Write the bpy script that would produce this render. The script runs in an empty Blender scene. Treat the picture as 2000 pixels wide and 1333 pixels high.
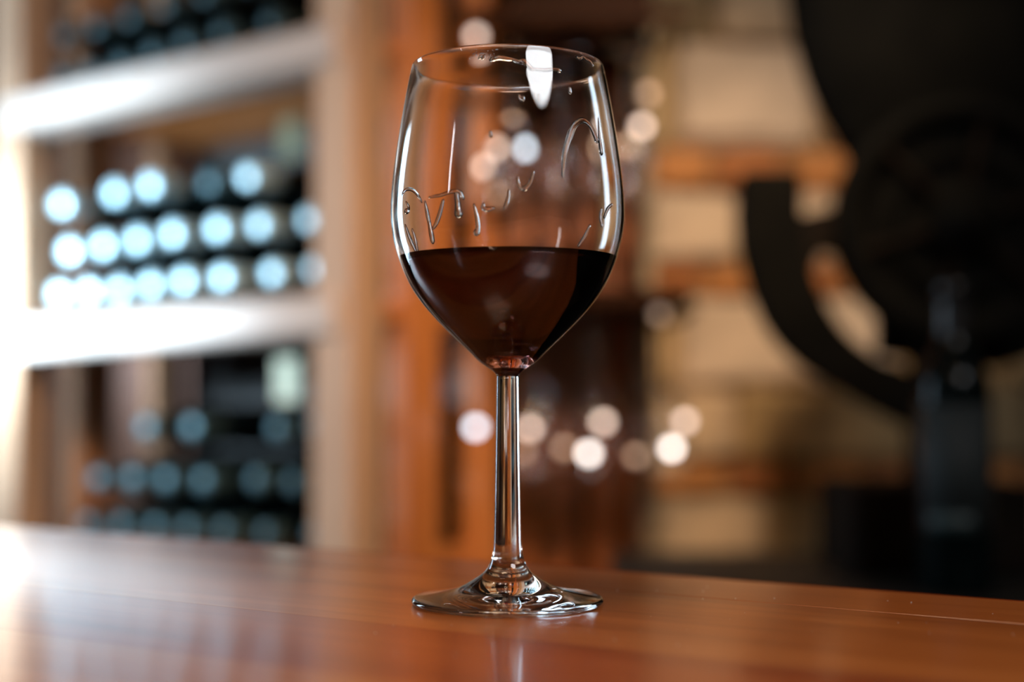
import bpy, bmesh, math, random
from mathutils import Vector, Matrix
R = math.radians
C = bpy.context.scene.collection
scene = bpy.context.scene
rnd = random.Random(7)

# ------------------------------------------------------------------ camera
T = 1.05                      # height of the bar top
CZ = T + 0.0868               # height of the lens
F = 50.0 / 36.0 * 2000.0
PITCH = math.atan((766 - 666.5) / F)
cam = bpy.data.cameras.new('camera')
cam.lens = 50.0
cam.sensor_width = 36.0
cam.clip_start = 0.02
cam.dof.use_dof = True
cam.dof.focus_distance = 0.566
cam.dof.aperture_fstop = 2.8
co = bpy.data.objects.new('camera', cam)
C.objects.link(co)
co.location = (0, 0, CZ)
co.rotation_euler = (R(90) + PITCH, 0, 0)
scene.camera = co

# ------------------------------------------------------------------ world, lights, exposure
w = bpy.data.worlds.new('world')
scene.world = w
w.use_nodes = True
bg = w.node_tree.nodes['Background']
bg.inputs[0].default_value = (1.0, 0.72, 0.5, 1)
bg.inputs[1].default_value = 0.02


def area(name, loc, target, sx, sy, power, col):
    l = bpy.data.lights.new(name, 'AREA')
    l.shape = 'RECTANGLE'
    l.size, l.size_y = sx, sy
    l.energy = power
    l.color = col
    o = bpy.data.objects.new(name, l)
    C.objects.link(o)
    o.location = loc
    o.rotation_euler = (Vector(target) - Vector(loc)).to_track_quat('-Z', 'Y').to_euler()
    return o


COOL = (0.60, 0.82, 1.0)
WARM = (1.0, 0.76, 0.52)


def spot(name, loc, target, angle, blend, radius, power, col):
    l = bpy.data.lights.new(name, 'SPOT')
    l.spot_size = R(angle)
    l.spot_blend = blend
    l.shadow_soft_size = radius
    l.energy = power
    l.color = col
    o = bpy.data.objects.new(name, l)
    C.objects.link(o)
    o.location = loc
    o.rotation_euler = (Vector(target) - Vector(loc)).to_track_quat('-Z', 'Y').to_euler()
    return o


area('window_light', (-1.36, 1.74, CZ + 0.18), (0, 1.74, CZ + 0.18), 0.42, 0.92, 12.5, COOL)
o = area('rack_fill_light', (-0.15, 0.10, CZ + 1.25), (-0.50, 2.0, CZ - 0.15), 0.30, 0.30, 1.7, (1.0, 0.60, 0.30))
o.data.spread = R(60)
spot('rack_lamp_light', (-1.20, 1.36, CZ + 0.16), (-0.60, 2.0, CZ + 0.14), 50, 1.0, 0.05, 175, COOL)
spot('rack_post_light', (-1.25, 1.50, CZ + 0.20), (-0.74, 2.08, CZ + 0.15), 31, 1.0, 0.05, 190, COOL)
o = area('lampshade_light', (1.02, -0.62, CZ + 1.27), (0, 0.586, CZ + 0.13), 0.98, 0.52, 18, (0.98, 0.98, 1.0))
o.data.shape = 'ELLIPSE'
area('tube_lamp_light', (-1.44, -0.31, CZ + 0.62), (0, 0.586, CZ + 0.12), 0.04, 0.50, 1.1, (0.92, 0.96, 1.0))
spot('wall_lamp_light', (0.25, 1.05, CZ + 1.15), (0.28, 2.30, CZ - 0.08), 50, 1.0, 0.05, 98, WARM)
spot('cabinet_fill_light', (0.55, 0.25, CZ + 0.95), (-0.06, 2.0, CZ - 0.02), 32, 1.0, 0.06, 82, (1.0, 0.64, 0.33))  # warm fill added to brighten the cabinet and rack side
o = area('bar_fill_light', (-0.22, 0.30, CZ + 1.10), (-0.10, 0.42, T), 0.40, 0.40, 1.1, WARM)  # unseen overhead fill added to light the bar top
o.data.spread = R(70)

vs = scene.view_settings
vs.view_transform = 'Standard'
vs.look = 'None'
vs.gamma = 1.0
vs.use_curve_mapping = False
vs.exposure = 0.0
cy = scene.cycles
cy.max_bounces = 20
cy.transmission_bounces = 16
cy.glossy_bounces = 8
cy.transparent_max_bounces = 16
cy.caustics_refractive = True
cy.caustics_reflective = True
cy.blur_glossy = 0.3
cy.sample_clamp_indirect = 12


# ------------------------------------------------------------------ helpers
def at(px, py, Y):
    """the point of the place at forward distance Y that the photograph shows at pixel px, py"""
    v = (666.5 - py) / F
    dy = math.cos(PITCH) - v * math.sin(PITCH)
    dz = math.sin(PITCH) + v * math.cos(PITCH)
    k = Y / dy
    return Vector(((px - 1000) / F * k, Y, CZ + dz * k))


def tag(o, label=None, cat=None, group=None, kind=None):
    if label: o['label'] = label
    if cat: o['category'] = cat
    if group: o['group'] = group
    if kind: o['kind'] = kind
    return o


def empty(name, loc, rz=0.0, label=None, cat=None, group=None):
    o = bpy.data.objects.new(name, None)
    o.empty_display_size = 0.05
    C.objects.link(o)
    o.location = loc
    o.rotation_euler = (0, 0, rz)
    return tag(o, label, cat, group)


def link(name, me, mat=None, parent=None):
    if mat is not None and not me.materials:
        me.materials.append(mat)
    o = bpy.data.objects.new(name, me)
    C.objects.link(o)
    o.parent = parent
    return o


def mesh_of(name, bm, mat=None, smooth=False):
    bmesh.ops.recalc_face_normals(bm, faces=bm.faces)
    me = bpy.data.meshes.new(name)
    bm.to_mesh(me)
    bm.free()
    if smooth:
        for p in me.polygons: p.use_smooth = True
    if mat is not None: me.materials.append(mat)
    return me


def obj(name, bm, mat, parent=None, smooth=False):
    return link(name, mesh_of(name, bm, mat, smooth), None, parent)


def add_box(bm, c, s, rot=None, bevel=0.0):
    m = Matrix.Translation(c)
    if rot is not None: m = m @ rot.to_4x4()
    m = m @ Matrix.Diagonal((s[0], s[1], s[2], 1))
    g = bmesh.ops.create_cube(bm, size=1.0, matrix=m)
    if bevel > 0:
        es = list({e for v in g['verts'] for e in v.link_edges})
        bmesh.ops.bevel(bm, geom=es, offset=bevel, segments=1, affect='EDGES', profile=0.5)
    return bm


def box(c, s, rot=None, bevel=0.0):
    return add_box(bmesh.new(), c, s, rot, bevel)


def add_beam(bm, a, b, wd, ht, bevel=0.0, up=Vector((0, 0, 1))):
    a, b = Vector(a), Vector(b)
    d = b - a
    x = d.normalized()
    y = up.cross(x)
    y.normalize()
    z = x.cross(y)
    rot = Matrix((x, y, z)).transposed()
    return add_box(bm, (a + b) / 2, (d.length, wd, ht), rot, bevel)


def add_tube(bm, pts, rad, n=10, squash=None):
    """tube with one radius per point, capped"""
    pts = [Vector(p) for p in pts]
    rings = []
    ref = None
    for i, p in enumerate(pts):
        t = (pts[min(i + 1, len(pts) - 1)] - pts[max(i - 1, 0)]).normalized()
        if ref is None:
            ref = t.orthogonal().normalized()
        ref = (ref - t * ref.dot(t)).normalized()
        bn = t.cross(ref)
        r = rad[i] if isinstance(rad, (list, tuple)) else rad
        rings.append([bm.verts.new(p + (ref * math.cos(2 * math.pi * k / n) + bn * math.sin(2 * math.pi * k / n)) * r) for k in range(n)])
    for a, b in zip(rings, rings[1:]):
        for k in range(n):
            bm.faces.new((a[k], a[(k + 1) % n], b[(k + 1) % n], b[k]))
    bm.faces.new(rings[0][::-1])
    bm.faces.new(rings[-1])
    return bm


def add_lathe(bm, prof, n=32, axis_m=None):
    """profile of (r, z); ends with r == 0 are closed by a fan, the other ends by a cap"""
    M = axis_m or Matrix.Identity(4)
    rings = []
    for r, z in prof:
        if r < 1e-7:
            rings.append([bm.verts.new(M @ Vector((0, 0, z)))])
        else:
            rings.append([bm.verts.new(M @ Vector((r * math.cos(2 * math.pi * k / n), r * math.sin(2 * math.pi * k / n), z))) for k in range(n)])
    for a, b in zip(rings, rings[1:]):
        for k in range(n):
            k2 = (k + 1) % n
            if len(a) == 1 and len(b) == 1: continue
            if len(a) == 1: bm.faces.new((a[0], b[k2], b[k]))
            elif len(b) == 1: bm.faces.new((a[k], a[k2], b[0]))
            else: bm.faces.new((a[k], a[k2], b[k2], b[k]))
    if len(rings[0]) > 1: bm.faces.new(rings[0][::-1])
    if len(rings[-1]) > 1: bm.faces.new(rings[-1])
    return bm


def spline(pts, per=6):
    """Catmull-Rom through the points (any dimension)"""
    P = [tuple(p) for p in pts]
    out = []
    for i in range(len(P) - 1):
        p1, p2 = P[i], P[i + 1]
        p0 = P[i - 1] if i > 0 else tuple(2 * a - b for a, b in zip(p1, p2))
        p3 = P[i + 2] if i + 2 < len(P) else tuple(2 * b - a for a, b in zip(p1, p2))
        d = lambda a, b: max(1e-6, math.dist(a, b) ** 0.5)
        t0, t1 = 0, d(p0, p1)
        t2 = t1 + d(p1, p2)
        t3 = t2 + d(p2, p3)
        for k in range(per):
            t = t1 + (t2 - t1) * k / per
            L = lambda a, b, ta, tb: tuple(((tb - t) * x + (t - ta) * y) / (tb - ta) for x, y in zip(a, b))
            A1, A2, A3 = L(p0, p1, t0, t1), L(p1, p2, t1, t2), L(p2, p3, t2, t3)
            B1, B2 = L(A1, A2, t0, t2), L(A2, A3, t1, t3)
            out.append(L(B1, B2, t1, t2))
    out.append(P[-1])
    return out


# ------------------------------------------------------------------ materials
def new_mat(name):
    m = bpy.data.materials.new(name)
    m.use_nodes = True
    nt = m.node_tree
    return m, nt, nt.nodes['Principled BSDF']


def plain(name, col, rough=0.5, metal=0.0, noise=0.0, nscale=40, bump=0.0, spec=0.5, coat=0.0):
    m, nt, b = new_mat(name)
    b.inputs['Roughness'].default_value = rough
    b.inputs['Metallic'].default_value = metal
    b.inputs['Specular IOR Level'].default_value = spec
    b.inputs['Coat Weight'].default_value = coat
    tc = nt.nodes.new('ShaderNodeTexCoord')
    nz = nt.nodes.new('ShaderNodeTexNoise')
    nz.inputs['Scale'].default_value = nscale
    nz.inputs['Detail'].default_value = 5
    nt.links.new(tc.outputs['Object'], nz.inputs['Vector'])
    cr = nt.nodes.new('ShaderNodeValToRGB')
    cr.color_ramp.elements[0].position = 0.3
    cr.color_ramp.elements[1].position = 0.7
    cr.color_ramp.elements[0].color = (*[c * (1 - noise) for c in col], 1)
    cr.color_ramp.elements[1].color = (*[min(1, c * (1 + noise)) for c in col], 1)
    nt.links.new(nz.outputs['Fac'], cr.inputs['Fac'])
    nt.links.new(cr.outputs['Color'], b.inputs['Base Color'])
    if bump:
        bp = nt.nodes.new('ShaderNodeBump')
        bp.inputs['Strength'].default_value = bump
        bp.inputs['Distance'].default_value = 0.004
        nt.links.new(nz.outputs['Fac'], bp.inputs['Height'])
        nt.links.new(bp.outputs['Normal'], b.inputs['Normal'])
    return m


def wood(name, dark, mid, light, rough=0.45, axis=0, scale=1.0, bump=0.15, coat=0.0, coat_rough=0.1, spec=0.5, var=0.0):
    """long grain along one local axis, plus slow tone changes and fine pores"""
    m, nt, b = new_mat(name)
    tc = nt.nodes.new('ShaderNodeTexCoord')
    mp = nt.nodes.new('ShaderNodeMapping')
    s = [22 * scale] * 3
    s[axis] = 1.6 * scale
    mp.inputs['Scale'].default_value = s
    nt.links.new(tc.outputs['Object'], mp.inputs['Vector'])
    oi = nt.nodes.new('ShaderNodeObjectInfo')
    ad = nt.nodes.new('ShaderNodeVectorMath')
    ad.operation = 'ADD'
    sc = nt.nodes.new('ShaderNodeVectorMath')
    sc.operation = 'SCALE'
    sc.inputs[3].default_value = 37.0
    cmb = nt.nodes.new('ShaderNodeCombineXYZ')
    for i in range(3): nt.links.new(oi.outputs['Random'], cmb.inputs[i])
    nt.links.new(cmb.outputs[0], sc.inputs[0])
    nt.links.new(mp.outputs[0], ad.inputs[0])
    nt.links.new(sc.outputs[0], ad.inputs[1])
    n1 = nt.nodes.new('ShaderNodeTexNoise')
    n1.inputs['Scale'].default_value = 1.0
    n1.inputs['Detail'].default_value = 6
    n1.inputs['Distortion'].default_value = 0.7
    nt.links.new(ad.outputs[0], n1.inputs['Vector'])
    n2 = nt.nodes.new('ShaderNodeTexNoise')
    n2.inputs['Scale'].default_value = 7.0
    n2.inputs['Detail'].default_value = 4
    nt.links.new(ad.outputs[0], n2.inputs['Vector'])
    mx = nt.nodes.new('ShaderNodeMix')
    mx.data_type = 'FLOAT'
    mx.inputs['Factor'].default_value = 0.28
    nt.links.new(n1.outputs['Fac'], mx.inputs[2])
    nt.links.new(n2.outputs['Fac'], mx.inputs[3])
    cr = nt.nodes.new('ShaderNodeValToRGB')
    e = cr.color_ramp.elements
    e[0].position, e[0].color = 0.32, (*dark, 1)
    e[1].position, e[1].color = 0.68, (*light, 1)
    k = e.new(0.5)
    k.color = (*mid, 1)
    nt.links.new(mx.outputs[0], cr.inputs['Fac'])
    hs = nt.nodes.new('ShaderNodeHueSaturation')
    mr = nt.nodes.new('ShaderNodeMapRange')
    mr.inputs['To Min'].default_value = 1 - var
    mr.inputs['To Max'].default_value = 1 + var
    nt.links.new(oi.outputs['Random'], mr.inputs['Value'])
    nt.links.new(mr.outputs[0], hs.inputs['Value'])
    nt.links.new(cr.outputs['Color'], hs.inputs['Color'])
    nt.links.new(hs.outputs['Color'], b.inputs['Base Color'])
    b.inputs['Roughness'].default_value = rough
    b.inputs['Specular IOR Level'].default_value = spec
    b.inputs['Coat Weight'].default_value = coat
    b.inputs['Coat Roughness'].default_value = coat_rough
    if bump:
        bp = nt.nodes.new('ShaderNodeBump')
        bp.inputs['Strength'].default_value = bump
        bp.inputs['Distance'].default_value = 0.0012
        nt.links.new(mx.outputs[0], bp.inputs['Height'])
        nt.links.new(bp.outputs['Normal'], b.inputs['Normal'])
        if coat: nt.links.new(bp.outputs['Normal'], b.inputs['Coat Normal'])
    return m


def glass(name, col=(1, 1, 1), ior=1.5, rough=0.0):
    m, nt, b = new_mat(name)
    b.inputs['Base Color'].default_value = (*col, 1)
    b.inputs['Transmission Weight'].default_value = 1.0
    b.inputs['IOR'].default_value = ior
    b.inputs['Roughness'].default_value = rough
    return m


def emit(name, col, strength):
    m, nt, b = new_mat(name)
    b.inputs['Base Color'].default_value = (*col, 1)
    b.inputs['Emission Color'].default_value = (*col, 1)
    b.inputs['Emission Strength'].default_value = strength
    return m


M = {}
M['bar_a'] = wood('bar_wood_red', (0.1924, 0.0318, 0.0059), (0.3108, 0.056, 0.0096), (0.3848, 0.0795, 0.0148), 0.34, 0, 1.0, 0.05, coat=0.6, coat_rough=0.13, spec=0.35)
M['bar_b'] = wood('bar_wood_honey', (0.2664, 0.0636, 0.0118), (0.4144, 0.1114, 0.0222), (0.5032, 0.1527, 0.0355), 0.34, 0, 1.0, 0.05, coat=0.6, coat_rough=0.13, spec=0.35)
M['bar_c'] = wood('bar_wood_edge', (0.2368, 0.0509, 0.0089), (0.37, 0.0923, 0.0163), (0.444, 0.1241, 0.0252), 0.34, 0, 1.0, 0.05, coat=0.6, coat_rough=0.13, spec=0.35)
M['bar_body'] = wood('bar_body_wood', (0.08, 0.025, 0.008), (0.13, 0.04, 0.012), (0.18, 0.06, 0.02), 0.5, 0)
M['rack'] = wood('rack_pine', (0.36, 0.20, 0.11), (0.52, 0.315, 0.19), (0.61, 0.41, 0.27), 0.55, 2, 1.0, 0.2)
M['rack_h'] = wood('rack_pine_rail', (0.44, 0.34, 0.28), (0.58, 0.47, 0.405), (0.68, 0.57, 0.50), 0.5, 0, 1.0, 0.2)
M['rack_tan'] = wood('rack_tan_post', (0.36, 0.16, 0.065), (0.50, 0.24, 0.11), (0.58, 0.31, 0.16), 0.55, 2, 1.0, 0.2)
M['rack_side'] = wood('rack_side_orange', (0.34, 0.10, 0.022), (0.46, 0.15, 0.035), (0.54, 0.19, 0.05), 0.5, 2, 1.0, 0.2)
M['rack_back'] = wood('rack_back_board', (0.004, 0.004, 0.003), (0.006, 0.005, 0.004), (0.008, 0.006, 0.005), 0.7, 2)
M['cab'] = wood('cabinet_mahogany', (0.17, 0.042, 0.008), (0.28, 0.075, 0.013), (0.36, 0.105, 0.020), 0.45, 2, 1.0, 0.15)
M['cab_dark'] = wood('cabinet_dark_rail', (0.0125, 0.0045, 0.002), (0.0213, 0.0075, 0.0035), (0.03, 0.0112, 0.005), 0.8, 0, spec=0.05)
M['cab_grey'] = wood('cabinet_grey_upright', (0.16, 0.12, 0.07), (0.24, 0.18, 0.11), (0.30, 0.23, 0.15), 0.6, 2)
M['panel'] = wood('wall_panelling', (0.08, 0.0224, 0.0064), (0.128, 0.036, 0.0096), (0.16, 0.052, 0.0144), 0.6, 2)
M['stone'] = plain('limestone_tan', (0.48, 0.34, 0.215), 0.85, 0, 0.28, 9, 0.6)
M['stone2'] = plain('limestone_pale', (0.60, 0.45, 0.325), 0.85, 0, 0.22, 9, 0.6)
M['stone3'] = plain('limestone_ochre', (0.42, 0.27, 0.12), 0.85, 0, 0.28, 9, 0.6)
M['stone4'] = plain('limestone_brown', (0.26, 0.18, 0.09), 0.85, 0, 0.28, 9, 0.6)
M['brick'] = plain('brick_orange', (0.42, 0.17, 0.05), 0.85, 0, 0.3, 14, 0.5)
M['brick2'] = plain('brick_rust', (0.34, 0.12, 0.035), 0.85, 0, 0.3, 14, 0.5)
M['mortar'] = plain('mortar', (0.30, 0.20, 0.10), 0.9, 0, 0.2, 20, 0.4)
M['plaster'] = plain('brown_plaster', (0.045, 0.03, 0.02), 0.9, 0, 0.15, 4, 0.1)
M['floor'] = plain('dark_floor_tile', (0.07, 0.045, 0.03), 0.5, 0, 0.25, 3, 0.1)
M['iron'] = plain('black_iron', (0.0030, 0.0026, 0.0018), 0.8, 0.0, 0.4, 20, 0.3, 0.06)
M['iron_rust'] = plain('rusty_iron', (0.008, 0.0052, 0.0034), 0.8, 0.0, 0.4, 20, 0.3, 0.06)
M['counter'] = plain('black_counter', (0.010, 0.008, 0.006), 0.6, 0, 0.2, 10, 0.0, 0.25)
M['bottle'] = plain('dark_bottle_glass', (0.002, 0.004, 0.004), 0.15, 0, 0.2, 6, 0.0, 0.13)
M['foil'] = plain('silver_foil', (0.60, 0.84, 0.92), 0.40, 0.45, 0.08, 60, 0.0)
M['foil_shaded'] = plain('shaded_foil', (0.055, 0.105, 0.12), 0.42, 0.5, 0.1, 60, 0.0)  # the same foil with shade in its colour, for the dimmer caps
M['foil_black'] = plain('black_foil', (0.012, 0.012, 0.013), 0.35, 0.2, 0.1, 60, 0.0)
M['label_teal'] = plain('teal_label', (0.008, 0.012, 0.012), 0.75, 0, 0.1, 30, 0.0)
M['label_rim'] = plain('label_band', (0.022, 0.038, 0.038), 0.55, 0, 0.1, 30, 0.0)
M['paper'] = plain('cream_card', (0.62, 0.60, 0.44), 0.8, 0, 0.06, 30, 0.0)
M['paper_shaded'] = plain('shaded_card', (0.10, 0.095, 0.05), 0.8, 0, 0.06, 30, 0.0)  # card paper with the shade under the shelf put into its colour
M['cord'] = plain('cord', (0.02, 0.015, 0.01), 0.7)
M['glass'] = glass('clear_glass', (1, 1, 1), 1.48)
M['glass_far'] = glass('stemware_glass', (0.97, 0.98, 1.0))
M['drip'] = glass('clear_drip', (1.0, 0.98, 0.96), 1.36)
M['dust'] = plain('dust', (0.75, 0.68, 0.6), 0.8)
M['bulb_warm'] = emit('bulb_warm', (1.0, 0.78, 0.66), 3.4)  # these four glow in place of highlights on the hanging glasses
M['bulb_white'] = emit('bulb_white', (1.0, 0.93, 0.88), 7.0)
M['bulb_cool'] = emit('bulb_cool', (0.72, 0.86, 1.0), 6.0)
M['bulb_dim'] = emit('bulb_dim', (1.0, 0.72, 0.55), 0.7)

# wine: clear liquid that swallows green and blue at once and red within a few millimetres
m, nt, b = new_mat('red_wine')
nt.nodes.remove(b)
gl = nt.nodes.new('ShaderNodeBsdfGlass')
gl.inputs['Color'].default_value = (0.95, 0.75, 0.75, 1)
gl.inputs['IOR'].default_value = 1.34
gl.inputs['Roughness'].default_value = 0.0
va = nt.nodes.new('ShaderNodeVolumeAbsorption')
va.inputs['Color'].default_value = (0.84, 0.02, 0.02, 1)
va.inputs['Density'].default_value = 900
out = nt.nodes['Material Output']
nt.links.new(gl.outputs[0], out.inputs['Surface'])
nt.links.new(va.outputs[0], out.inputs['Volume'])
M['wine'] = m

# ------------------------------------------------------------------ the setting
X0, X1, Y0, Y1, H = -1.60, 1.60, -1.60, 2.50, 2.70
SW = 2.30                                             # the face of the stone wall
tag(obj('floor', box(((X0 + X1) / 2, (Y0 + Y1) / 2, -0.05), (X1 - X0 + .2, Y1 - Y0 + .2, 0.1)), M['floor']), kind='structure')
tag(obj('ceiling', box(((X0 + X1) / 2, (Y0 + Y1) / 2, H + .05), (X1 - X0 + .2, Y1 - Y0 + .2, 0.1)), M['plaster']), kind='structure')
tag(obj('wall_left', box((X0 - .05, (Y0 + Y1) / 2, H / 2), (0.1, Y1 - Y0, H)), M['plaster']), kind='structure')
tag(obj('wall_right', box((X1 + .05, (Y0 + Y1) / 2, H / 2), (0.1, Y1 - Y0, H)), M['plaster']), kind='structure')
tag(obj('wall_front', box(((X0 + X1) / 2, Y0 - .05, H / 2), (X1 - X0 + .2, 0.1, H)), M['plaster']), kind='structure')
# panelled wall behind the rack and the stemware cabinet, board by board
wr = tag(obj('wall_rear', box(((X0 + 0.2) / 2, Y1 + .05, H / 2), (0.2 - X0, 0.1, H)), M['cab_dark']), kind='structure')
bw = 0.15
me = mesh_of('plank', box((0, 0, 0), (bw - .006, 0.02, H - .02), None, 0.003), M['panel'])
x = X0 + bw / 2
while x < 0.2 - bw / 2 + .01:
    p = link('plank', me, None, wr)
    p.location = (x, Y1 - .01, H / 2)
    x += bw

# stone wall: limestone courses levelled with thin courses of brick
wl = 0.217
wb = tag(obj('wall_back', box(((wl + X1) / 2, (SW + .03 + Y1) / 2 + .05, H / 2), (X1 - wl, Y1 - SW - .03 + .1, H)), M['mortar']), kind='structure')


def block_mesh(name, sx, sz, depth, mat, seed, rough):
    rr = random.Random(seed)
    bm = box((0, 0, 0), (sx, depth, sz), None, min(sx, sz) * 0.10)
    for v in bm.verts:
        v.co += Vector((rr.uniform(-1, 1) * rough, rr.uniform(-1, 1) * rough, rr.uniform(-1, 1) * rough))
    return mesh_of(name, bm, mat)


def pz(py): return at(1000, py, SW).z
def pxw(px): return (px - 1000) / F * SW / math.cos(PITCH)


courses = [  # top, bottom, kind, joints, materials
    (-330, -190, 's', (1262, 1500, 1760, 1990, 2260, 2500), '1321 3'),
    (-180, -110, 'b', (1262, 1400, 1560, 1720, 1880, 2040, 2200, 2360, 2500), 'ab'),
    (-100, 72, 's', (1262, 1395, 1575, 1800, 2050, 2290, 2500), '414311'),
    (84, 282, 's', (1262, 1318, 1606, 1820, 2040, 2290, 2500), '321311'),
    (292, 366, 'b', (1262, 1395, 1535, 1690, 1850, 2000, 2150, 2320, 2500), 'abab'),
    (377, 512, 's', (1262, 1445, 1640, 1880, 2100, 2310, 2500), '223141'),
    (521, 572, 'b', (1262, 1372, 1492, 1640, 1800, 1960, 2140, 2310, 2500), 'ba'),
    (582, 752, 's', (1262, 1330, 1560, 1760, 1970, 2230, 2500), '322341'),
    (762, 896, 's', (1262, 1440, 1600, 1780, 2010, 2260, 2500), '133441'),
    (906, 964, 'b', (1262, 1420, 1560, 1690, 1850, 2000, 2160, 2330, 2500), 'ab'),
    (974, 1090, 's', (1262, 1500, 1640, 1880, 2120, 2310, 2500), '134141'),
    (1100, 1250, 's', (1262, 1420, 1660, 1900, 2120, 2310, 2500), '131141'),
]
SM = {'1': 'stone', '2': 'stone2', '3': 'stone3', '4': 'stone4', ' ': 'stone', 'a': 'brick', 'b': 'brick2'}
sd = 0
for (t, bt, kind, js, ms) in courses:
    for i, (xa, xb) in enumerate(zip(js, js[1:])):
        sd += 1
        ax, bx_ = pxw(xa) + .004, pxw(xb) - .004
        az, bz = pz(bt), pz(t)
        if bx_ > X1: bx_ = X1 - .004
        if bx_ - ax < .03: continue
        nm = 'stone' if kind == 's' else 'brick'
        dep = 0.06
        me = block_mesh(nm, bx_ - ax, bz - az, dep, M[SM[ms[i % len(ms)]]], sd, 0.006 if kind == 's' else 0.003)
        o = link(nm, me, None, wb)
        o.location = ((ax + bx_) / 2, SW + .03 + rnd.uniform(-.008, .006), (az + bz) / 2)

# ------------------------------------------------------------------ bar counter
d_ = Vector((0.850, -0.527, 0)).normalized()          # along the bar
n_ = Vector((0.527, 0.850, 0)).normalized()           # across it, away from the lens
ang = math.atan2(d_.y, d_.x)
bar = empty('bar_counter', (0, 0, 0), 0, 'glossy reddish brown plank bar top that the glass of red wine stands on', 'bar counter')
cuts = [0.618, 0.5555, 0.430, 0.347, 0.250, 0.160, 0.060, -0.040, -0.140]
mats = ['bar_c', 'bar_b', 'bar_a', 'bar_b', 'bar_a', 'bar_b', 'bar_a', 'bar_b']
for i, (a, b_) in enumerate(zip(cuts, cuts[1:])):
    wdt = a - b_ - (0.0006 if i == 0 else 0.00002)
    bm = box((0, 0, 0), (2.2, wdt, 0.045), None, 0.0009 if i == 0 else 0.00008)
    if i == 0:                                        # the outer edge is rounded over
        es = [e for e in bm.edges if all(v.co.y > wdt / 2 - .002 and v.co.z > .019 for v in e.verts) and e.calc_length() > 1]
        bmesh.ops.bevel(bm, geom=es, offset=0.003, segments=3, affect='EDGES', profile=0.5)
    p = obj('plank', bm, M[mats[i]], bar)
    c = n_ * ((a + b_) / 2)
    p.location = (c.x, c.y, T - 0.0225)
    p.rotation_euler = (0, 0, ang)
c = n_ * 0.24
bm = box((0, 0, 0), (2.0, 0.56, T - .045), None, 0.004)
p = obj('bar_front', bm, M['bar_body'], bar)
p.location = (c.x, c.y, (T - .045) / 2)
p.rotation_euler = (0, 0, ang)
# specks of dust on the varnish
bm = bmesh.new()
for k in range(230):
    s = rnd.uniform(-.32, .36)
    n = rnd.uniform(.33, .60)
    q = d_ * s + n_ * n
    r = rnd.choice((.00012, .00016, .0002, .0003))
    bmesh.ops.create_icosphere(bm, subdivisions=1, radius=r, matrix=Matrix.Translation((q.x, q.y, T + r * .5)) @ Matrix.Diagonal((1, 1, .7, 1)))
tag(obj('dust', bm, M['dust'], bar), kind='stuff')

# ------------------------------------------------------------------ the glass of red wine
GX, GY = (991.5 - 1000) / F * 0.586, 0.586
outer = [  # r, z in mm, from the foot's edge up to the rim
    (37.2, 0.0), (38.7, 0.35), (39.3, 1.3), (38.7, 2.3), (36.5, 2.9), (30.0, 4.0), (25.0, 5.0), (20.5, 6.3), (15.2, 9.0), (10.6, 12.0), (8.9, 13.6),
    (7.3, 16.4), (6.35, 19.5), (5.8, 23.7), (5.6, 30.0), (5.45, 37.4), (5.05, 60.0), (4.72, 85.0), (4.62, 91.5), (4.70, 93.2),
    (6.3, 95.2), (9.0, 97.0), (12.0, 99.2), (15.7, 102.9), (22.6, 109.4), (28.4, 115.2), (33.3, 120.6), (37.4, 126.0), (40.9, 131.8), (44.2, 139.6), (46.4, 146.5), (47.8, 154.0), (48.2, 161.9),
    (47.4, 174.6), (45.3, 190.4), (42.3, 208.0), (39.7, 220.6), (39.45, 221.3), (39.0, 221.6)]
inner = [(38.55, 221.3), (38.5, 220.5), (41.1, 208.0), (44.1, 190.4), (46.2, 174.6), (46.95, 161.9), (46.5, 154.0), (45.1, 146.5), (42.8, 139.6),
         (39.4, 131.8), (35.7, 126.0), (31.3, 120.3), (25.9, 115.0), (20.6, 110.0), (15.0, 106.0), (9.5, 103.4), (4.0, 102.3), (0.0, 102.1)]
under = [(0.0, 0.35), (14.0, 0.28), (26.0, 0.16), (33.0, 0.06), (36.0, 0.01), (37.2, 0.0)]
wg = empty('wine_glass', (GX, GY, T + .0003), 0, 'clear stemmed glass half filled with red wine, in focus on the bar', 'wine glass')
SEG = 144
full = [p for p in spline(under, 4)[:-1]] + spline(outer, 7)[:-1] + spline([outer[-1]] + inner, 7)
full = [(max(0.0, r), z) for r, z in full]
full[0] = (0.0, full[0][1])
full[-1] = (0.0, full[-1][1])
# outward normals along the profile
nrm = []
for i in range(len(full)):
    a, b_ = full[max(0, i - 1)], full[min(len(full) - 1, i + 1)]
    tr, tz = b_[0] - a[0], b_[1] - a[1]
    l = math.hypot(tr, tz) or 1
    nrm.append((tz / l, -tr / l))
nrm[0] = (0, -1)
nrm[-1] = (0, 1)


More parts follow.
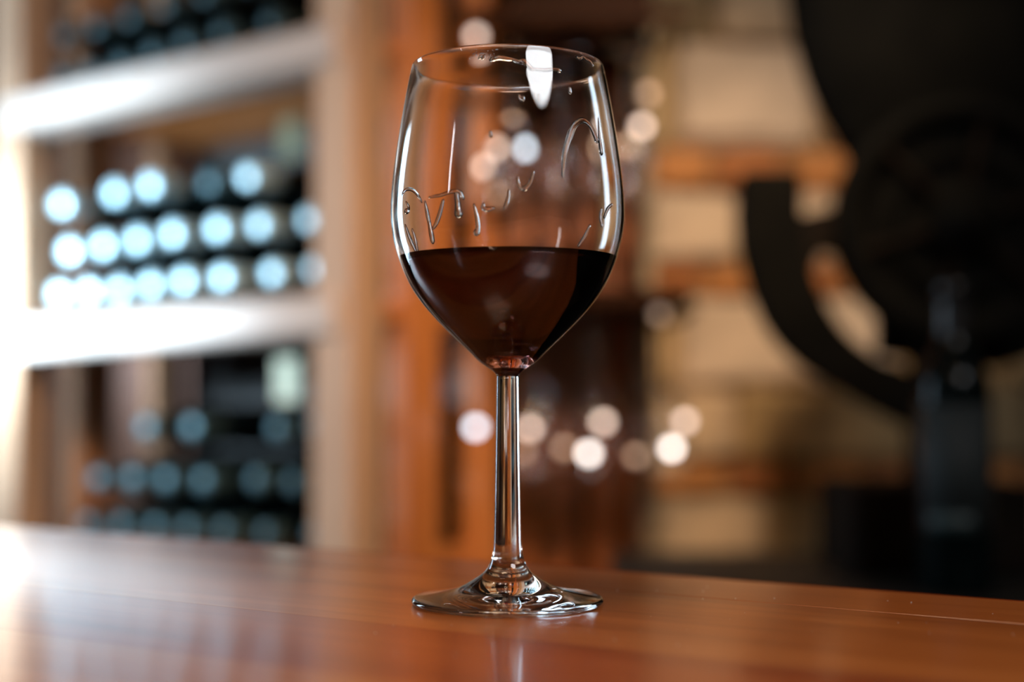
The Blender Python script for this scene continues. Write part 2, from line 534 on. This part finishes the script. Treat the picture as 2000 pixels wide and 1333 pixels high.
def glass_part(name, i0, i1):
    vs_, fs, ns = [], [], []
    idx = []
    for i in range(i0, i1 + 1):
        r, z = full[i]
        nr, nz = nrm[i]
        if r < 1e-6:
            idx.append([len(vs_)])
            vs_.append((0, 0, z * .001))
            ns.append((0, 0, nz))
        else:
            row = []
            for k in range(SEG):
                a = 2 * math.pi * k / SEG
                row.append(len(vs_))
                vs_.append((r * math.cos(a) * .001, r * math.sin(a) * .001, z * .001))
                ns.append((nr * math.cos(a), nr * math.sin(a), nz))
            idx.append(row)
    for a, b_ in zip(idx, idx[1:]):
        for k in range(SEG):
            k2 = (k + 1) % SEG
            if len(a) == 1: fs.append((a[0], b_[k2], b_[k]))
            elif len(b_) == 1: fs.append((a[k], a[k2], b_[0]))
            else: fs.append((a[k], a[k2], b_[k2], b_[k]))
    me = bpy.data.meshes.new(name)
    me.from_pydata(vs_, [], fs)
    me.update()
    for p in me.polygons: p.use_smooth = True
    me.normals_split_custom_set_from_vertices(ns)
    return link(name, me, M['glass'], wg)


i_foot = min(range(len(full)), key=lambda i: abs(full[i][1] - 13.6) + (0 if full[i][0] < 12 and i < 120 else 99))
i_stem = min(range(len(full)), key=lambda i: abs(full[i][1] - 93.2) + (0 if full[i][0] < 8 else 99))
glass_part('foot', 0, i_foot)
glass_part('stem', i_foot, i_stem)
glass_part('bowl', i_stem, len(full) - 1)

inn = sorted([(z, r) for r, z in full if (r, z) in set(spline([outer[-1]] + inner, 7))])
prof_in = [(z, r) for (r, z) in spline([outer[-1]] + inner, 7)][::-1]


def r_in(z):
    for (za, ra), (zb, rb) in zip(prof_in, prof_in[1:]):
        if za <= z <= zb and zb > za:
            return ra + (rb - ra) * (z - za) / (zb - za)
    return prof_in[-1][1]


# wine fills the bowl to z = 141.6 mm, with a small meniscus up the wall
zs = 140.6
wp = [(max(0, r + (0.10 if r > 1 else 0)), z - 0.06) for z, r in prof_in if z < zs - .3]
wp[0] = (0.0, wp[0][1])
rw = r_in(zs)
wp += [(r_in(zs + 1.7) + .10, zs + 1.7), (r_in(zs + 1.1) - .28, zs + 1.1), (rw - .65, zs + .62), (rw - 1.3, zs + .28), (rw - 2.8, zs + .05), (rw - 5, zs), (rw * .5, zs), (0.0, zs)]
bm = add_lathe(bmesh.new(), [(r * .001, z * .001) for r, z in wp], 128)
o = obj('red_wine', bm, M['wine'], None, True)
o.location = (GX, GY, T + .0003)
tag(o, 'dark red wine filling the lower half of the glass in focus', 'wine')


# runs and drops left on the wall of the bowl where the wine was swirled
def on_bowl(px, py, back=False):
    # first point of the inner wall along the line of sight
    best = None
    for q in range(500):
        p = at(px, py, GY - .052 + .0001 * q) - Vector((GX, GY, T + .0003))
        z = min(220.0, p.z * 1000)
        d = r_in(z) - math.hypot(p.x, p.y) * 1000
        if best is None or abs(d) < best[0]: best = (abs(d), p, z)
        if d > 0: break
    p, z = best[1], best[2]
    k = r_in(z) * .001 / math.hypot(p.x, p.y)
    return Vector((p.x * k, p.y * k, z * .001))


runs = [
    ([(787, 432), (783, 400), (790, 377), (800, 370), (812, 374), (822, 388), (826, 396)], [.25, .35, .4, .4, .4, .3, .2], 0),
    ([(832, 394), (836, 415), (841, 438), (844, 455), (847, 472)], [.3, .55, .5, .7, .6], 0),
    ([(867, 392), (862, 412), (854, 436), (848, 446)], [.4, .55, .5, .35], 0),
    ([(840, 386), (850, 384), (862, 382), (876, 377), (890, 374), (899, 376), (905, 388)], [.25, .35, .4, .4, .45, .4, .35], 0),
    ([(893, 378), (895, 398), (896, 412), (897, 419)], [.45, .55, .75, .95], 0),
    ([(926, 400), (932, 425), (934, 446), (931, 455)], [.3, .5, .6, .8], 0),
    ([(796, 395), (801, 405), (799, 412), (795, 413)], [.3, .45, .7, .6], 0),
    ([(795, 440), (802, 462), (811, 482), (815, 491)], [.35, .6, .55, .4], 0),
    ([(808, 448), (814, 470), (818, 490)], [.3, .5, .4], 0),
    ([(945, 398), (944, 405), (950, 409), (964, 407)], [.3, .5, .55, .3], 0),
    ([(994, 372), (992, 390), (988, 402), (985, 408)], [.25, .35, .4, .25], 0),
    ([(1010, 348), (1015, 365), (1024, 369), (1034, 360), (1042, 335)], [.25, .4, .6, .45, .25], 0),
    ([(1098, 345), (1102, 300), (1110, 270), (1120, 246), (1136, 236), (1150, 246), (1158, 262), (1163, 275)], [.35, .6, .75, .75, .7, .6, .7, .85], 0),
    ([(1166, 232), (1168, 262), (1171, 288), (1172, 300)], [.25, .5, .8, .7], 0),
    ([(1177, 425), (1184, 408), (1192, 400)], [.4, .5, .35], 0),
    ([(1128, 480), (1140, 462), (1150, 440)], [.35, .45, .3], 0),
    ([(1172, 408), (1170, 424), (1173, 442)], [.3, .45, .35], 0),
    ([(960, 118), (975, 114), (990, 116), (1003, 118), (1012, 122), (1022, 121), (1034, 132), (1042, 138)], [.5, .55, .5, .35, .55, .7, .6, .4], 0),
    ([(1040, 136), (1062, 138), (1080, 137), (1092, 139)], [.4, .45, .5, .5], 0),
    ([(1124, 113), (1130, 116), (1136, 112), (1143, 118), (1150, 122), (1155, 130)], [.4, .5, .35, .5, .4, .3], 0),
    ([(936, 116), (939, 112), (941, 110)], [.25, .35, .25], 0),
    ([(942, 117), (945, 113), (947, 110)], [.25, .35, .25], 0),
    ([(1013, 186), (1016, 192), (1020, 196), (1022, 190)], [.25, .4, .5, .3], 0),
    ([(1043, 184), (1048, 197), (1052, 186)], [.3, .45, .3], 0),
    ([(958, 258), (959, 266)], [.3, .45], 0),
    ([(1111, 172), (1112, 182)], [.35, .5], 0),
]
for pts, rad, back in runs:
    P = spline([(*on_bowl(px, py, back), r * .001) for (px, py), r in zip(pts, [q * 1.8 for q in rad])], 4)
    bm = bmesh.new()
    pp = [Vector(p[:3]) for p in P]
    rr = [max(.0001, p[3]) for p in P]
    pp = [pp[0] + (pp[0] - pp[1]).normalized() * rr[0] * .8] + pp + [pp[-1] + (pp[-1] - pp[-2]).normalized() * rr[-1] * .8]
    rr = [rr[0] * .3] + rr + [rr[-1] * .35]
    add_tube(bm, pp, rr, 10)
    # flatten against the wall
    for v in bm.verts:
        r = math.hypot(v.co.x, v.co.y)
        ri = r_in(v.co.z * 1000) * .001
        k = (ri + (r - ri) * 0.48) / r
        v.co.x *= k
        v.co.y *= k
    obj('wine_run', bm, M['drip'], wg, True)
# fine droplets under the rim
bm = bmesh.new()
for k in range(46):
    px, py = rnd.uniform(918, 972), rnd.uniform(97, 118)
    q = on_bowl(px, py)
    bmesh.ops.create_icosphere(bm, subdivisions=1, radius=rnd.uniform(.00012, .00034), matrix=Matrix.Translation(q))
tag(obj('droplets', bm, M['drip'], wg, True), kind='stuff')

# ------------------------------------------------------------------ bottle rack
A = R(33)
u = Vector((-math.cos(A), math.sin(A), 0))            # along the front, right to left
v_ = Vector((math.sin(A), math.cos(A), 0))            # into the rack
PR = Vector((-0.2016, 1.75, 0))
WID = 0.6233
rack = empty('bottle_rack', (PR.x, PR.y, 0), 0, 'open wooden rack with pale worn posts and shelves full of dark bottles', 'bottle rack')


def rk(s, t, z): return u * s + v_ * t + Vector((0, 0, z))


ROT = Matrix((u, -v_, Vector((0, 0, 1)))).transposed()   # local x along the front
TOPZ = CZ + 0.80


def rack_box(name, s, t, z, ls, lt, lz, mat, bevel=.004, tilt=0.0):
    bm = box((0, 0, 0), (ls, lt, lz), None, bevel)
    o = obj(name, bm, mat, rack)
    o.location = rk(s, t, z)
    o.rotation_euler = (ROT @ Matrix.Rotation(tilt, 3, 'Y')).to_euler()
    return o


for s, sgn in ((0, -1), (WID, 1)):
    rack_box('front_post', s, 0.0, TOPZ / 2, 0.066, 0.060, TOPZ, M['rack'])
    rack_box('side_post', s, 0.134, TOPZ / 2, 0.036, 0.075, TOPZ, M['rack_side'] if s == 0 else M['rack_tan'])
    rack_box('side_post', s, 0.290, TOPZ / 2, 0.036, 0.055, TOPZ, M['rack_side'] if s == 0 else M['rack_tan'])
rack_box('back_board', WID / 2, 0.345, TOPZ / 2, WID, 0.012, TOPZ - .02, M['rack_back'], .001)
# shelves run a little downhill to the left
TILT = 0.0
shelf_z = [(0.800, 0.800), (0.426, 0.403), (0.094, 0.074), (-0.238, -0.262), (-0.57, -0.59), (-0.90, -0.92)]
SH = 0.052
for zr, zl in shelf_z:
    slope = math.atan2(zl - zr, WID)
    zz = CZ + (zr + zl) / 2
    o = rack_box('front_rail', WID / 2, -0.004, zz, WID + .02, 0.068, SH, M['rack_h'], .006)
    o.rotation_euler = (ROT @ Matrix.Rotation(-slope, 3, 'Y')).to_euler()
    o = rack_box('shelf_board', WID / 2, 0.185, zz + .010, WID + .02, 0.30, 0.024, M['rack_side'], .002)
    o.rotation_euler = (ROT @ Matrix.Rotation(-slope, 3, 'Y')).to_euler()

# bottles lying neck outward
BR = 0.0310
bprof = [(0.0, .006), (.018, .004), (.026, .0), (.0295, .0015), (BR, .006), (BR, .10), (BR, .175), (.0318, .190), (.0275, .205), (.0205, .220), (.0155, .234), (.0142, .250), (.0138, .262)]
cprof = [(.0146, .244), (.0150, .262), (.0151, .280), (.0152, .292), (.0149, .2960), (.0137, .2985), (.0108, .3005), (.0060, .3016), (0.0, .3020)]
b_me = mesh_of('bottle_body', add_lathe(bmesh.new(), bprof, 24), M['bottle'], True)
f_me = mesh_of('foil_cap', add_lathe(bmesh.new(), cprof, 20), M['foil'], True)
fd_me = mesh_of('foil_cap_shaded', add_lathe(bmesh.new(), cprof, 20), M['foil_shaded'], True)
# lathe axis z points to the neck: turn it to point out of the rack
BROT = Matrix((u, Vector((0, 0, 1)), -v_)).transposed()
if BROT.determinant() < 0:
    BROT = Matrix((-u, Vector((0, 0, 1)), -v_)).transposed()
ORD = ['first', 'second', 'third', 'fourth', 'fifth', 'sixth', 'seventh', 'eighth', 'ninth', 'tenth', 'eleventh']


def on_front(px, py, t0):
    """the point of the rack's plane at depth t0 shown at px, py"""
    o_ = PR + v_ * t0
    k = (px - 1000) / F / (math.cos(PITCH))
    v = (666.5 - py) / F
    dy = math.cos(PITCH) - v * math.sin(PITCH)
    dz = math.sin(PITCH) + v * math.cos(PITCH)
    d = Vector(((px - 1000) / F, dy, dz))
    nn = Vector((v_.x, v_.y, 0))
    return Vector((0, 0, CZ)) + d * (o_.dot(nn) / d.dot(nn))


bottle_rows = [
    # shelf, row, foil with painted shade, pixels of the cap
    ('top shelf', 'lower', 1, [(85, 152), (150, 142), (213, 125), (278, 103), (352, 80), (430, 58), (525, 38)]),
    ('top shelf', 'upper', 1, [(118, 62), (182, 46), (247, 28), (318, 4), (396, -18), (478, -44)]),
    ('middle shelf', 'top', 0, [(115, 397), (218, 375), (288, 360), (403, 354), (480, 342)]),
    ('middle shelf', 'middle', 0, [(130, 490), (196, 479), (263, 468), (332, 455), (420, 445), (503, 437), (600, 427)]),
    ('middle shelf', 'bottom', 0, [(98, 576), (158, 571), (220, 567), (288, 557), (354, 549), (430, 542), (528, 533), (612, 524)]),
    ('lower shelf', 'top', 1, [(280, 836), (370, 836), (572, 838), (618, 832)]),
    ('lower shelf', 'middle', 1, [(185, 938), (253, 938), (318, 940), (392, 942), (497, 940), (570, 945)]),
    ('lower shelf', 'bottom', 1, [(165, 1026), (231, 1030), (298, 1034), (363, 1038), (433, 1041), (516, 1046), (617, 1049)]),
]
for shelf, row, shaded, pts in bottle_rows:
    tips = [on_front(px, py, 0.012) for px, py in pts]
    sz = [[(t - PR - v_ * 0.012).dot(u), t.z] for t in tips]
    sz.sort(key=lambda q: -q[0])
    lo_, hi_ = 0.066, WID - 0.066
    for it in range(600):                              # bottles of one row touch but do not overlap
        for q in sz: q[0] = min(hi_, max(lo_, q[0]))
        for a, b_ in zip(sz, sz[1:]):
            g = 0.0635 - (a[0] - b_[0])
            if g > 0:
                a[0] += g / 2
                b_[0] -= g / 2
    for i, (s_, z_) in enumerate(sz):
        tip = PR + u * s_ + v_ * 0.012 + Vector((0, 0, z_))
        bt = empty('wine_bottle', tip + v_ * 0.302, 0,
                   'dark bottle lying cap outward, %s from left in the %s row, %s' % (ORD[i], row, shelf),
                   'bottle', 'bottles lying in the wooden rack')
        bt.rotation_euler = BROT.to_euler()
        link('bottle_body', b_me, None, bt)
        dk = shaded or (shelf == 'middle shelf' and row == 'top' and i == 3)
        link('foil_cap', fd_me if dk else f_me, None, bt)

# cream cards hung under the shelves
for (px, py, wpx, hpx, lab) in ((560, 742, 52, 84, 'cream paper card hanging under the middle shelf at the right of the rack'),
                                (566, 272, 46, 74, 'paper card with painted shade hanging under the top shelf at the right of the rack')):
    c = on_front(px, py, 0.045 if py > 500 else 0.24)
    D = c.y
    bm = box((0, 0, 0), (wpx * D / F / .93, .0012, hpx * D / F), None, .0002)
    t = empty('paper_tag', c, 0, lab, 'card')
    t.rotation_euler = ROT.to_euler()
    obj('card', bm, M['paper'] if py > 500 else M['paper_shaded'], t)
    top = 0.065
    bm = add_tube(bmesh.new(), [(0, 0, hpx * D / F / 2 - .002), (0, 0, top)], .0008, 6)
    obj('string', bm, M['cord'], t)

# ------------------------------------------------------------------ stemware cabinet
SY = 1.95
cab = empty('stemware_cabinet', (0.10, 2.12, 0), 0, 'reddish brown open cabinet with hanging stemware between the rack and the stone wall', 'cabinet')
CB = 2.13


def cab_box(name, x0, x1, y0, y1, z0, z1, mat, bevel=.003):
    bm = box((0, 0, 0), (x1 - x0, y1 - y0, z1 - z0), None, bevel)
    o = obj(name, bm, mat, cab)
    o.location = ((x0 + x1) / 2 - .10, (y0 + y1) / 2 - 2.12, (z0 + z1) / 2)


pb = lambda px: (px - 1000) / F * CB
for xa, xb in ((978, 1050), (1056, 1128), (1152, 1246)):
    cab_box('back_board', pb(xa), pb(xb), CB, CB + .02, 0.0, CZ + .78, M['cab'])
cab_box('upright', pb(1243), pb(1266), CB - .10, CB + .02, 0.0, CZ + .80, M['cab_grey'])
zlo = at(1000, 578, SY - .08).z
zup = at(1000, 32, SY - .08).z
XR = 0.236
cab_box('shelf', 0.0, XR, SY - .09, CB, zlo - .011, zlo + .011, M['cab_dark'])
cab_box('shelf', 0.0, XR - .05, SY - .09, CB, zup - .014, zup + .014, M['counter'])
cab_box('darkening_header', 0.0, XR - .05, SY - .088, SY - .068, zup + .015, CZ + .78, M['cab_dark'])  # board added to darken the top of the cabinet
for z_ in (zlo, zup):                                 # the front rail that the cords of the added glints are tied to
    cab_box('front_rail', -.062, XR - .001, SY - .094, SY - .091, z_ - .0112, z_ + .009, M['cab_dark'], .0005)
    cab_box('rail_foot', -.062, .004, SY - .0905, SY - .055, z_ - .0105, z_ + .009, M['cab_dark'], .0005)
# glasses hang by the foot from rails under the shelves
gout = [(0, 0), (.033, .0), (.034, .0012), (.025, .003), (.010, .006), (.0052, .014), (.0045, .04), (.0042, .085), (.006, .092), (.017, .102), (.029, .115), (.037, .130), (.0400, .148), (.0398, .165), (.036, .195), (.0335, .212), (.0332, .2126)]
gin = [(.0326, .212), (.0352, .195), (.0388, .165), (.0388, .148), (.0355, .130), (.027, .116), (.015, .105), (0, .100)]
g_me = mesh_of('stemware', add_lathe(bmesh.new(), [(r, -z) for r, z in gout + gin], 36), M['glass_far'], True)
lab = {0: 'lower', 1: 'upper'}
for lvl, zz, pxs in ((0, zlo - .011, (1047, 1160, 1290)), (1, zup - .014, (1000, 1116, 1232))):
    for i, px in enumerate(pxs):
        X = (px - 1000) / F * SY
        zrail = zz - .016
        o = link('wine_glass', g_me, None, None)
        o.location = (X, SY, zrail + .003)
        tag(o, 'clear wine glass hanging upside down, %s from left under the cabinet\'s %s shelf' % (ORD[i], lab[lvl]), 'wine glass', 'glasses hanging in the cabinet')
        for sg in (-1, 1):
            bm = box((0, 0, 0), (.008, .18, .004), None, .001)
            r_ = obj('hanger_rail', bm, M['cab_dark'], cab)
            r_.location = (X + sg * .018 - .10, SY + .0 - 2.12, zrail - .002)
            bm = box((0, 0, 0), (.005, .18, .014), None, .0005)
            r_ = obj('hanger_web', bm, M['cab_dark'], cab)
            r_.location = (X + sg * .036 - .10, SY - 2.12, zz - .007 - .002)

# glowing balls on cords, added as highlights of the hanging glasses
BY = 1.885
glints = [
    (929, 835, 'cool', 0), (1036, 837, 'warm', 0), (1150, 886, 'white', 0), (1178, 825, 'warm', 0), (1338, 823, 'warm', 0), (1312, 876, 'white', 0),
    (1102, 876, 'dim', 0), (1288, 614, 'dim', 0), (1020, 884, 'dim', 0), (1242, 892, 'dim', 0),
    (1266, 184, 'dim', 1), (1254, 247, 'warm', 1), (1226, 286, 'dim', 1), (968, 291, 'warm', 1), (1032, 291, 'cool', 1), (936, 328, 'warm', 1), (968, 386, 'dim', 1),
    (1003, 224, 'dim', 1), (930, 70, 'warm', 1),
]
TONE = {'cool': 'bluish', 'warm': 'warm', 'white': 'bright white', 'dim': 'faint'}
glint_me = {}
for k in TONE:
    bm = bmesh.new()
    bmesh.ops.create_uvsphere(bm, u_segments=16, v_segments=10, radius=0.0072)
    glint_me[k] = mesh_of('bulb', bm, M['bulb_' + k], True)  # glowing ball, stands in for a highlight on the glasses
cap_me = mesh_of('glint_cap', add_lathe(bmesh.new(), [(0, .005), (.0040, .0055), (.0044, .012), (.0025, .0155), (0, .016)], 10), M['cord'], True)
for px, py, tone, lvl in glints:
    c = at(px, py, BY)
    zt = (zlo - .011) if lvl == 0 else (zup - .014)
    k_ = sorted(q[0] for q in glints if q[3] == lvl).index(px)
    e_ = empty('glint_stand_in', c, 0, 'small %s glowing ball added as highlight, %s from left under the %s stemware shelf' % (TONE[tone], ORD[k_], lab[lvl]), 'added highlight', 'added highlights among the hanging glasses')
    link('bulb', glint_me[tone], None, e_)  # the added highlight ball
    link('glint_cap', cap_me, None, e_)
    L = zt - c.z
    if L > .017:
        obj('glint_wire', add_tube(bmesh.new(), [(0, 0, .015), (0, 0, L)], .0009, 6), M['cord'], e_)
# ------------------------------------------------------------------ dark back counter, its bottle and the iron mill
BZ = CZ - 0.200
bk = empty('back_counter', (0.55, 1.53, 0), 0, 'black counter behind the bar that carries the dark bottle and iron mill', 'counter')
o = obj('counter_top', box((0, 0, BZ - .02), (0.86, 0.52, 0.04), None, .004), M['counter'], bk)
o = obj('counter_body', box((0, 0.01, (BZ - .04) / 2), (0.82, 0.46, BZ - .04), None, .004), M['counter'], bk)

BD = 1.42
bx = (1862 - 1000) / F * BD
tb = empty('wine_bottle', (bx, BD, BZ), 0, 'tall black wine bottle with a dark teal label standing at the right', 'bottle')
bprof = [(0.0, .010), (.020, .006), (.030, .0), (.0340, .002), (.0360, .008), (.0362, .10), (.0362, .196), (.0350, .210), (.0305, .224), (.0220, .238), (.0165, .250), (.0148, .262), (.0144, .285), (.0142, .300)]
obj('bottle_body', add_lathe(bmesh.new(), bprof, 40), M['bottle'], tb, True)
cprof = [(.0150, .252), (.0154, .256), (.0152, .285), (.0152, .296), (.0163, .2965), (.0163, .306), (.0150, .309), (.010, .310), (0, .310)]
obj('foil_cap', add_lathe(bmesh.new(), cprof, 24), M['foil_black'], tb, True)


def band(name, z0, z1, a0, a1, mat, r=.03645):
    bm = bmesh.new()
    n = 20
    rows = []
    for rr in (r, r + .0002):
        lo = [bm.verts.new((rr * math.cos(a0 + (a1 - a0) * k / n), rr * math.sin(a0 + (a1 - a0) * k / n), z0)) for k in range(n + 1)]
        hi = [bm.verts.new((v.co.x, v.co.y, z1)) for v in lo]
        rows.append((lo, hi))
    (l0, h0), (l1, h1) = rows
    for k in range(n):
        bm.faces.new((l1[k], l1[k + 1], h1[k + 1], h1[k]))
        bm.faces.new((l0[k], h0[k], h0[k + 1], l0[k + 1]))
        bm.faces.new((h0[k], h1[k], h1[k + 1], h0[k + 1]))
        bm.faces.new((l0[k], l0[k + 1], l1[k + 1], l1[k]))
    for k in (0, n):
        bm.faces.new((l0[k], l1[k], h1[k], h0[k]))
    return obj(name, bm, mat, tb, True)


band('label', .064, .188, R(-165), R(-40), M['label_teal'])
band('label_band', .064, .082, R(-150), R(-80), M['label_rim'], .0367)

MD = 1.62
mill = empty('iron_mill', at(1850, 1150, MD), 0, 'black iron antique grape mill with round wheel and curved arm by stone wall', 'grape mill')
mo = Vector(mill.location)
mo.z = BZ
mill.location = mo


def mp_(px, py, dy=0.0): return at(px, py, MD) + Vector((0, dy, 0)) - mo


def plate(name, pts, th, mat, dy=0.0, bevel=.006):
    bm = bmesh.new()
    f = bm.faces.new([bm.verts.new(mp_(x, y, dy - th / 2)) for x, y in pts])
    g = bmesh.ops.extrude_face_region(bm, geom=[f])
    for v in g['geom']:
        if isinstance(v, bmesh.types.BMVert): v.co.y += th
    if bevel:
        es = [e for e in bm.edges if abs(e.verts[0].co.y - e.verts[1].co.y) < 1e-6]
        bmesh.ops.bevel(bm, geom=es, offset=bevel, segments=2, affect='EDGES', profile=0.5)
    return obj(name, bm, mat, mill)


px_m = MD / F
arm_o = spline([(1450, 338), (1440, 410), (1448, 490), (1468, 570), (1505, 650), (1562, 712), (1640, 760), (1720, 806), (1790, 840), (1862, 850)], 4)
arm_i = spline([(1862, 740), (1800, 735), (1745, 718), (1690, 690), (1636, 640), (1600, 580), (1575, 510), (1562, 440), (1556, 338)], 4)
plate('curved_arm', arm_o + arm_i, .05, M['iron'], 0.0)
plate('arm_bracket', [(1556, 440), (1562, 424), (1660, 400), (1660, 500), (1600, 490), (1575, 540)], .04, M['iron_rust'], 0.0, .003)
# wheel facing the room, with a rim, a web, ring ridges and a hub
c = mp_(1858, 440)
AXM = Matrix.Translation(c + Vector((0, -.02, 0))) @ Matrix.Rotation(R(90), 4, 'X')
k = 236 * px_m
wprof = [(0, -.03), (k * .98, -.03), (k, -.024), (k, .024), (k * .97, .03), (k * .86, .03), (k * .83, .012), (k * .62, .010), (k * .60, .020), (k * .52, .020), (k * .50, .010), (k * .30, .010), (k * .27, .040), (k * .12, .044), (k * .10, .055), (0, .056)]
obj('wheel', add_lathe(bmesh.new(), wprof, 56, AXM), M['iron'], mill, True)
for q in range(6):
    a = 2 * math.pi * q / 6 + .3
    bm = bmesh.new()
    dv = Vector((math.cos(a), 0, math.sin(a)))
    add_beam(bm, c + Vector((0, -.036, 0)) + dv * k * .26, c + Vector((0, -.036, 0)) + dv * k * .86, .012, .022, .003, up=Vector((0, 1, 0)))
    obj('spoke', bm, M['iron_rust'], mill)
# round hopper above the wheel
hz = lambda py: mp_(1850, py).z
hop = [(0, hz(420)), (125 * px_m, hz(400)), (150 * px_m, hz(330)), (178 * px_m, hz(285)), (222 * px_m, hz(215)), (258 * px_m, hz(130)), (282 * px_m, hz(40)), (300 * px_m, hz(-90)), (308 * px_m, hz(-95)), (308 * px_m, hz(-115)),
       (290 * px_m, hz(-115)), (270 * px_m, hz(40)), (240 * px_m, hz(140)), (160 * px_m, hz(290)), (0, hz(330))]
hc = mp_(1850, 400)
obj('hopper', add_lathe(bmesh.new(), hop, 48, Matrix.Translation((hc.x, .06, 0)) @ Matrix.Diagonal((1, .5, 1, 1))), M['iron'], mill, True)
plate('frame_plate', [(1740, 190), (2080, 190), (2080, 690), (1985, 720), (1745, 690)], .03, M['iron'], .075)
plate('column', [(1812, 640), (1912, 640), (1925, 960), (1800, 960)], .06, M['iron'], .05)
o = obj('base_block', box((mp_(1800, 900).x + .0, 0, (hz(940)) / 2), (345 * px_m, .17, hz(940)), None, .006), M['iron_rust'], mill)
